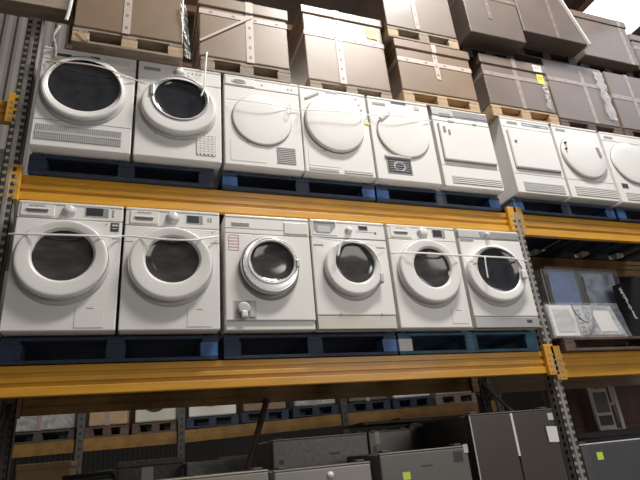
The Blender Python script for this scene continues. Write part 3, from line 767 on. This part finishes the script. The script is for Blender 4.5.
b = MB(); b.box(-.022, -.003, -.006, .01, 1.45, 1.742, 'offwhite', .002); b.build('door_glint_or_strip', t)  # off-white strip painting light reflected in the gap between the doors
sticker(t, .345, 1.70, .05, .05, 'palegrey', name='small_label'); 
b = MB(); b.box(-.05, .05, -.003, .0005, -.055, .055, 'paper', mx=Matrix.Translation((.325, 0, 1.575)) @ Matrix.Rotation(.06, 4, 'Y')); b.box(-.058, -.045, -.0035, .0005, -.06, .06, 'dark', mx=Matrix.Translation((.325, 0, 1.575))); b.build('paper_label', t)
b = MB(); b.box(-.3785, -.371, -.003, .003, .75, 1.745, 'palegrey'); b.build('door_glint_or_strip', t)  # pale line coloured in for the left door's bright edge
t = fridge(2.535, 3.215, .06, .60, 1.55, 'fridge_mid', 'mid grey fridge with dark square sticker and yellow tag, beside the double-door fridge', top='fridge_pale')
sticker(t, .255, 1.49, .075, .065, 'dark', name='energy_sticker'); sticker(t, -.16, 1.405, .055, .045, 'lime', name='yellow_tag')
sticker(t, .325, 1.535, .035, .055, 'palegrey', name='corner_bracket'); sticker(t, .0, 1.455, .09, .006, 'dark', name='badge')
t = fridge(1.82, 2.465, .06, .60, 1.51, 'fridge_pale', 'light grey fridge left of the one with the yellow tag', top='fridge_pale')
b = MB(); b.lathe(.04, 1.46, [(.02, 0), (.02, -.01), (0, -.012)], 'paper', 14); b.build('badge', t)
t = fridge(.87, 1.785, .06, .60, 1.522, 'fridge_pale', 'wide low silver fridge with pale top, leftmost of the front fridges', top='fridge_beige')
t = fridge(2.0, 2.79, .80, .60, 1.708, 'fridge_speck', 'speckled grey film-covered fridge behind the light grey fridge', top='fridge_pale')
sticker(t, -.33, 1.55, .035, .03, 'dark', name='mark'); sticker(t, .10, 1.58, .09, .018, 'dark', name='mark')
t = fridge(2.80, 3.19, .80, .60, 1.712, 'fridge_mid', 'dark grey fridge behind the fridge with the yellow tag, carrying a flattened brown carton', top='fridge_mid')
sticker(t, -.12, 1.665, .04, .09, 'fridge_pale', name='label'); sticker(t, -.15, 1.58, .03, .05, 'dark', name='mark')
t = fridge(3.195, 3.80, .82, .60, 1.74, 'fridge', 'darkest grey fridge at the back, left of the tall double-door fridge', top='fridge')
sticker(t, .02, 1.60, .06, .05, 'fridge_pale', name='label')
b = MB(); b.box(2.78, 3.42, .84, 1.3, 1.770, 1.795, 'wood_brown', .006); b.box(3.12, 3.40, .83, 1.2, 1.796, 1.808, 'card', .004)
tag(b.build('flattened_carton'), 'flattened brown carton lying on the back fridges', 'carton')
# right bay floor
t = fridge(4.285, 5.20, .14, .62, 1.475, 'fridge_blue', 'grey fridge with a yellow-green sticker right of the right upright', top='palegrey')
sticker(t, -.285, 1.385, .06, .055, 'lime', name='price_sticker')
b = MB(); b.box(-.455, -.40, -.003, .0, .05, 1.465, 'steel_dark', .001); b.build('door_glint_or_strip', t)
b = MB(); b.box(4.35, 5.9, .82, .95, 1.50, 1.555, 'dark', .01); b.box(4.35, 5.9, .86, .95, 0, 1.50, 'dark')
tag(b.build('black_panel'), 'black flat panel standing behind the fridge with the yellow-green sticker', 'panel')
def slab(px, Y, label, th=.04):
    x0, x1 = px
    t = thing('wooden_door', ((x0+x1)/2, Y, 0), label, 'door panel', 'dark wooden doors stored under the right bay')
    w = (x1-x0)/2
    b = MB(); b.box(-w, w, 0, th, 0, 2.08, 'doorwood', .006); b.build('door_leaf', t)
    for zz in (.3, 1.05, 1.62):
        b = MB(); b.box(-w+.10, w-.10, -.008, .004, zz, zz+.42 if zz > 1.5 else zz+.55, 'doorwood', .006); b.build('raised_panel', t)
slab((5.2, 5.98), 1.40, 'dark brown wooden door leaf left of the aluminium ladder')
slab((6.02, 6.86), 1.42, 'dark brown wooden door leaf right of the aluminium ladder')
slab((6.90, 7.74), 1.44, 'dark brown wooden door leaf furthest to the right under the rack')
t = thing('aluminium_ladder', (5.79, 1.22, 0), 'grey aluminium ladder leaning in front of the dark wooden doors', 'ladder')
for x in (-.10, .20):
    b = MB(); b.box(x-.022, x+.022, 0, .05, 0, 2.12, 'alu', .004); b.build('rail', t)
for k in range(7):
    b = MB(); b.tube([(-.10, .025, .25+k*.26), (.20, .025, .25+k*.26)], .014, 'alu', 8); b.build('rung', t)
b = MB(); b.box(-.17, .06, -.03, -.005, 1.56, 1.98, 'alu'); b.box(-.145, .035, -.034, -.004, 1.60, 1.70, 'steel_dark'); b.box(-.145, .035, -.034, -.004, 1.73, 1.94, 'fridge_mid'); b.build('tool_tray', t)

# ---------------------------------------------------------------- items behind the rack, floor level at left
def block(name, x0, x1, Y, d, h, m, label, cat, lidm=None, z=0, extra=None, group=None):
    t = thing(name, ((x0+x1)/2, Y, z), label, cat, group)
    w = (x1-x0)/2
    b = MB(); b.box(-w, w, 0, d, 0, h-.05, m, .01); b.build('body', t)
    b = MB(); b.box(-w-.006, w+.006, -.006, d+.006, h-.052, h, lidm or m, .008); b.build('lid', t)
    if extra: extra(t, w, h)
    return t
p, q = at(17, 465, 2.2), at(71, 458, 2.2)
block('cardboard_carton', p.x, q.x, 2.2, .6, p.z, 'card_plain', 'tan cardboard carton on the floor behind the rack at far left', 'carton', extra=lambda t, w, h: sticker(t, w*.3, h-.3, .1, .14, 'tape', name='label'))
p, q = at(62, 477, 1.35), at(116, 471, 1.35)
def blk(t, w, h):
    b = MB(); b.tube([(-w, -.03, h-.02), (w*.85, -.03, h+.0), (w, -.03, h-.04), (w, -.03, h-.4)], .014, 'black', 8); b.build('handle', t)
block('chest_freezer', p.x, q.x, 1.42, .5, p.z+.01, 'fridge_speck', 'grey chest with black curved rim behind the wide silver fridge', 'freezer', 'black', extra=blk)
p, q = at(118, 466, 2.0), at(183, 458, 2.0)
def lab(t, w, h): sticker(t, -w*.1, h-.14, .10, .16, 'paper', name='label')
block('fridge', p.x, q.x, 2.0, .55, p.z+.03, 'fridge_speck', 'grey fridge with a white paper label, behind the wide silver fridge', 'fridge', extra=lab)
p, q = at(188, 465, 1.75), at(246, 456, 1.75)
def wr(t, w, h):
    b = MB(); rows = []
    n = 8
    for i in range(n+1): rows.append([b.bm.verts.new((-w-.01+(2*w+.02)*j/n, -.015-random.uniform(0, .02), h-.5*i/n)) for j in range(n+1)])
    b._fin([b.bm.faces.new((rows[i][j], rows[i][j+1], rows[i+1][j+1], rows[i+1][j])) for i in range(n) for j in range(n)], 'film'); b.build('stretch_film', t)
block('wrapped_appliance', p.x, q.x, 1.75, .5, p.z+.02, 'fridge_speck', 'film-wrapped grey appliance left of the leaning pole', 'appliance', extra=wr)
p, q = at(226, 457, 2.6), at(249, 453, 2.6)
block('cardboard_carton', p.x, q.x, 2.6, .5, p.z, 'card', 'brown carton behind the film-wrapped appliance, left of the leaning pole', 'carton')
a, c = at(267, 399, 1.055), at(247, 472, 1.0)
d_ = (c-a).normalized(); c2 = c + d_*(c.z/abs(d_.z))
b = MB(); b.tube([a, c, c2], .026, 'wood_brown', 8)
tag(b.build('wooden_pole'), 'brown pole leaning against the rear beam above the film-wrapped appliance', 'pole')

# ---------------------------------------------------------------- second rack behind
def seg_beam(pl, pr, dl, dr, label, h=.17):
    """one beam seen through the front rack; ends measured along photo points at given depth"""
    L, R_ = at(pl[0], pl[1], dl), at(pr[0], pr[1], dr)
    t = thing('rack_beam', L, label, 'rack beam', 'brown beams of the rack behind')
    v = R_-L; b = MB(); n = Vector((0, .05, 0)); hh = Vector((0, 0, h))
    O = Vector((0, 0, 0)); b.hexa([O, v, v+n, n, O+hh, v+hh, v+n+hh, n+hh], 'back_beam')
    b.hexa([O+hh*.4-n*.1, v+hh*.4-n*.1, v, O, O+hh*.6-n*.1, v+hh*.6-n*.1, v+hh*.6, O+hh*.6], 'back_beam'); b.build('box_section', t)
    b = MB(); b.box(-.04, .05, -.03, .0, -.03, h+.03, 'back_beam', .003); b.build('connector', t)
    b = MB(); b.box(v.x-.05, v.x+.04, v.y-.03, v.y, v.z-.03, v.z+h+.03, 'back_beam', .003); b.build('connector', t)
    return L, R_
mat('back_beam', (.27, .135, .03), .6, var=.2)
PB = [(-14, 460.5, 5.4), (79, 452, 5.2), (181, 443, 5.0), (345, 425, 4.6), (500, 411, 4.1)]
desc = ['second-rack beam at far left, below the shadowed rear beam', 'second-rack beam between the two leftmost back posts', 'second-rack beam behind the leaning pole', 'second-rack beam behind the yellow-tag fridge']
pts = [at(x, y, Y) for x, y, Y in PB]
for (pl, pr, ds) in zip(PB, PB[1:], desc):
    seg_beam(pl[:2], pr[:2], pl[2], pr[2], ds)
pd = ['left end back post of the second rack', 'dark back post near the tan carton', 'dark back post above the grey labelled fridge', 'rusty back post above the speckled fridge', 'back post beside the tall double-door fridge']
for p, ds in zip(pts, pd):
    t = thing('rack_frame', (p.x, p.y-.05, 0), 'second rack: ' + ds, 'rack frame', 'posts of the rack behind')
    b = MB(); b.box(-.05, .05, 0, .08, 0, 2.9, 'steel_dark', .004)
    for k in range(28): b.box(-.02, .02, -.002, .002, .1+k*.1, .14+k*.1, 'black')
    b.build('upright', t)
# goods on the second rack
def back_pallet(i, f0, f1, label, m):
    a, c = pts[i], pts[i+1]; p0 = a.lerp(c, f0); p1 = a.lerp(c, f1)
    ang = math.atan2((p1-p0).y, (p1-p0).x)
    mid = (p0+p1)/2
    t = pallet(mid.x, mid.y+.02, max(p0.z, p1.z)+.172, (p1-p0).length, .8, m, label, 'pallets on the rack behind')
    t.rotation_euler.z = ang
    return mid, (p1-p0).length, max(p0.z, p1.z)+.172+.145, ang
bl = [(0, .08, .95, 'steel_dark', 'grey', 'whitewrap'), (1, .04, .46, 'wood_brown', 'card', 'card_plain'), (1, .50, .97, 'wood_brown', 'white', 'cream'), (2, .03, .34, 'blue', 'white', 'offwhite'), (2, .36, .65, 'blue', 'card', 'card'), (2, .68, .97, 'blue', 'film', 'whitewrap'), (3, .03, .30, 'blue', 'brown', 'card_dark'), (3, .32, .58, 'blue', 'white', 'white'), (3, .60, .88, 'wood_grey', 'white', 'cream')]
where = ['at far left', 'just right of the leftmost back post', 'left of the second back post', 'left of the leaning pole', 'behind the leaning pole', 'left of the rusty back post', 'right of the rusty back post', 'above the yellow-tag fridge', 'left of the tall double-door fridge']
for (i, f0, f1, pm, kd, gm), wh in zip(bl, where):
    mid, L, z, ang = back_pallet(i, f0, f1, 'pallet on the rack behind, ' + wh, pm)
    kindname = {'grey': ('wrapped_appliance', 'pale film-wrapped load'), 'card': ('cardboard_carton', 'brown carton'), 'white': ('tumble_dryer', 'white machine'), 'film': ('wrapped_appliance', 'grey film-wrapped load'), 'brown': ('cardboard_carton', 'dark brown carton')}[kd]
    t = thing(kindname[0], (mid.x, mid.y+.03, z), kindname[1] + ' on the rack behind, ' + wh, 'carton' if kd in ('card', 'brown') else 'appliance', 'loads on the rack behind', ang)
    b = MB(); b.box(-L/2+.03, L/2-.03, .02, .7, .012, .66, gm, .02); b.build('body', t)
    b = MB()
    if kd == 'white':
        b.lathe(0, .38, [(.2, .02), (.2, -.02), (.15, -.02), (0, -.005)], 'offwhite', 32); b.build('door', t)
    else:
        b.box(-.03, .03, .014, .03, .012, .66, 'tape_dim'); b.build('vertical_tape', t)
    b = MB(); b.box(-L/2+.05, L/2-.05, .05, .68, 0, .014, 'dark'); b.build('base', t)

# ---------------------------------------------------------------- building shell
b = MB(); b.box(-14, 26, -14, 16, -.1, 0, 'concrete'); struct(b, 'floor')
def corr_wall(name, p0, p1, h, m):
    b = MB(); p0, p1 = Vector(p0), Vector(p1); L = (p1-p0).length; d = (p1-p0)/L; n = Vector((-d.y, d.x, 0)); k = int(L/.14)
    prev = None
    for i in range(k*4+1):
        ph = i % 4; off = (0, 0, .03, .03)[ph]; p = p0+d*(L*i/(k*4))+n*off
        cur = (b.bm.verts.new(p), b.bm.verts.new(p+Vector((0, 0, h))))
        if prev: b._fin([b.bm.faces.new((prev[0], cur[0], cur[1], prev[1]))], m)
        prev = cur
    return struct(b, name)
corr_wall('wall_back', (-14, 15, 0), (26, 15, 0), 9.0, 'wallback')
corr_wall('wall_partition', (-9, 2.3, 0), (-.02, 2.3, 0), 8.6, 'wallmat')
corr_wall('wall_left', (-9, -14, 0), (-9, 15, 0), 9.0, 'wallmat')
# roof with a bright skylight strip
S0, S1, SY0, SY1 = 8.6, 10.3, .9, 3.6
ZR = 9.0
b = MB()
for (x0, x1, y0, y1) in ((-14, S0, -3, 16), (S1, 26, -3, 16), (S0, S1, -3, SY0), (S0, S1, SY1, 16)):
    b.box(x0, x1, y0, y1, ZR, ZR+.06, 'rooftin')
struct(b, 'ceiling')
b = MB(); b.box(S0, S1, SY0, SY1, ZR+.02, ZR+.04, 'skylight'); o = struct(b, 'window_1')
k = 0
for yy in (-1.2, .8, 3.6, 5.0):
    b = MB(); b.box(-14, 26, yy, yy+.08, ZR-.14, ZR, 'rafter', .004); k += 1; struct(b, 'trim_%d' % k)
for xx in (4.5, 7.2, 7.75, 8.3, 10.4, 13.6):
    b = MB(); b.box(xx, xx+.14, -3, 16, ZR-.36, ZR-.14, 'rafter', .004); k += 1; struct(b, 'trim_%d' % k)

# ---------------------------------------------------------------- light
w = D.worlds.new('world'); C.world = w; w.use_nodes = True
bg = w.node_tree.nodes['Background']; bg.inputs['Color'].default_value = (1.0, .95, .88, 1); bg.inputs['Strength'].default_value = .10
def area(name, loc, target, sx, sy, power, col):
    l = D.lights.new(name, 'AREA'); l.shape = 'RECTANGLE'; l.size = sx; l.size_y = sy; l.energy = power; l.color = col
    o = D.objects.new(name, l); COL.objects.link(o); o.location = loc
    o.rotation_euler = (Vector(target)-Vector(loc)).to_track_quat('-Z', 'Y').to_euler()
    return o
area('roof_lamp', (3.9, -2.1, 8.5), (3.4, 0, 3.2), 2.2, .6, 530, (1, .95, .875))
area('front_fill', (5.6, -6.5, 3.8), (3.4, 0, 3.4), 3, 2.5, 82, (1, .935, .86))  # added frontal fill behind the camera, no modelled opening
area('skylight_right', (9.0, -2.5, 7.5), (5.5, 0, 4.0), 2.5, 2, 60, (.78, .87, 1))
area('back_fill', (2.5, 3.6, 7.5), (3.0, 5.0, 2.0), 3, 1, 85, (1, .93, .82))  # added fill to lift the back aisle, no fixture there
l = D.lights.new('center_fill_spot', 'SPOT'); l.energy = 170; l.spot_size = .62; l.spot_blend = 1; l.shadow_soft_size = .6; l.color = (1, .97, .92)  # added spot brightening the middle dryers and softening their door shading
o = D.objects.new('center_fill_spot', l); COL.objects.link(o); o.location = (2.8, -5.0, 5.6)
o.rotation_euler = (Vector((2.75, 0, 3.95))-o.location).to_track_quat('-Z', 'Y').to_euler()

C.view_settings.view_transform = 'Standard'
C.view_settings.look = 'None'
C.view_settings.exposure = 0
C.view_settings.gamma = 1.18
C.cycles.max_bounces = 6
C.cycles.use_denoising = True
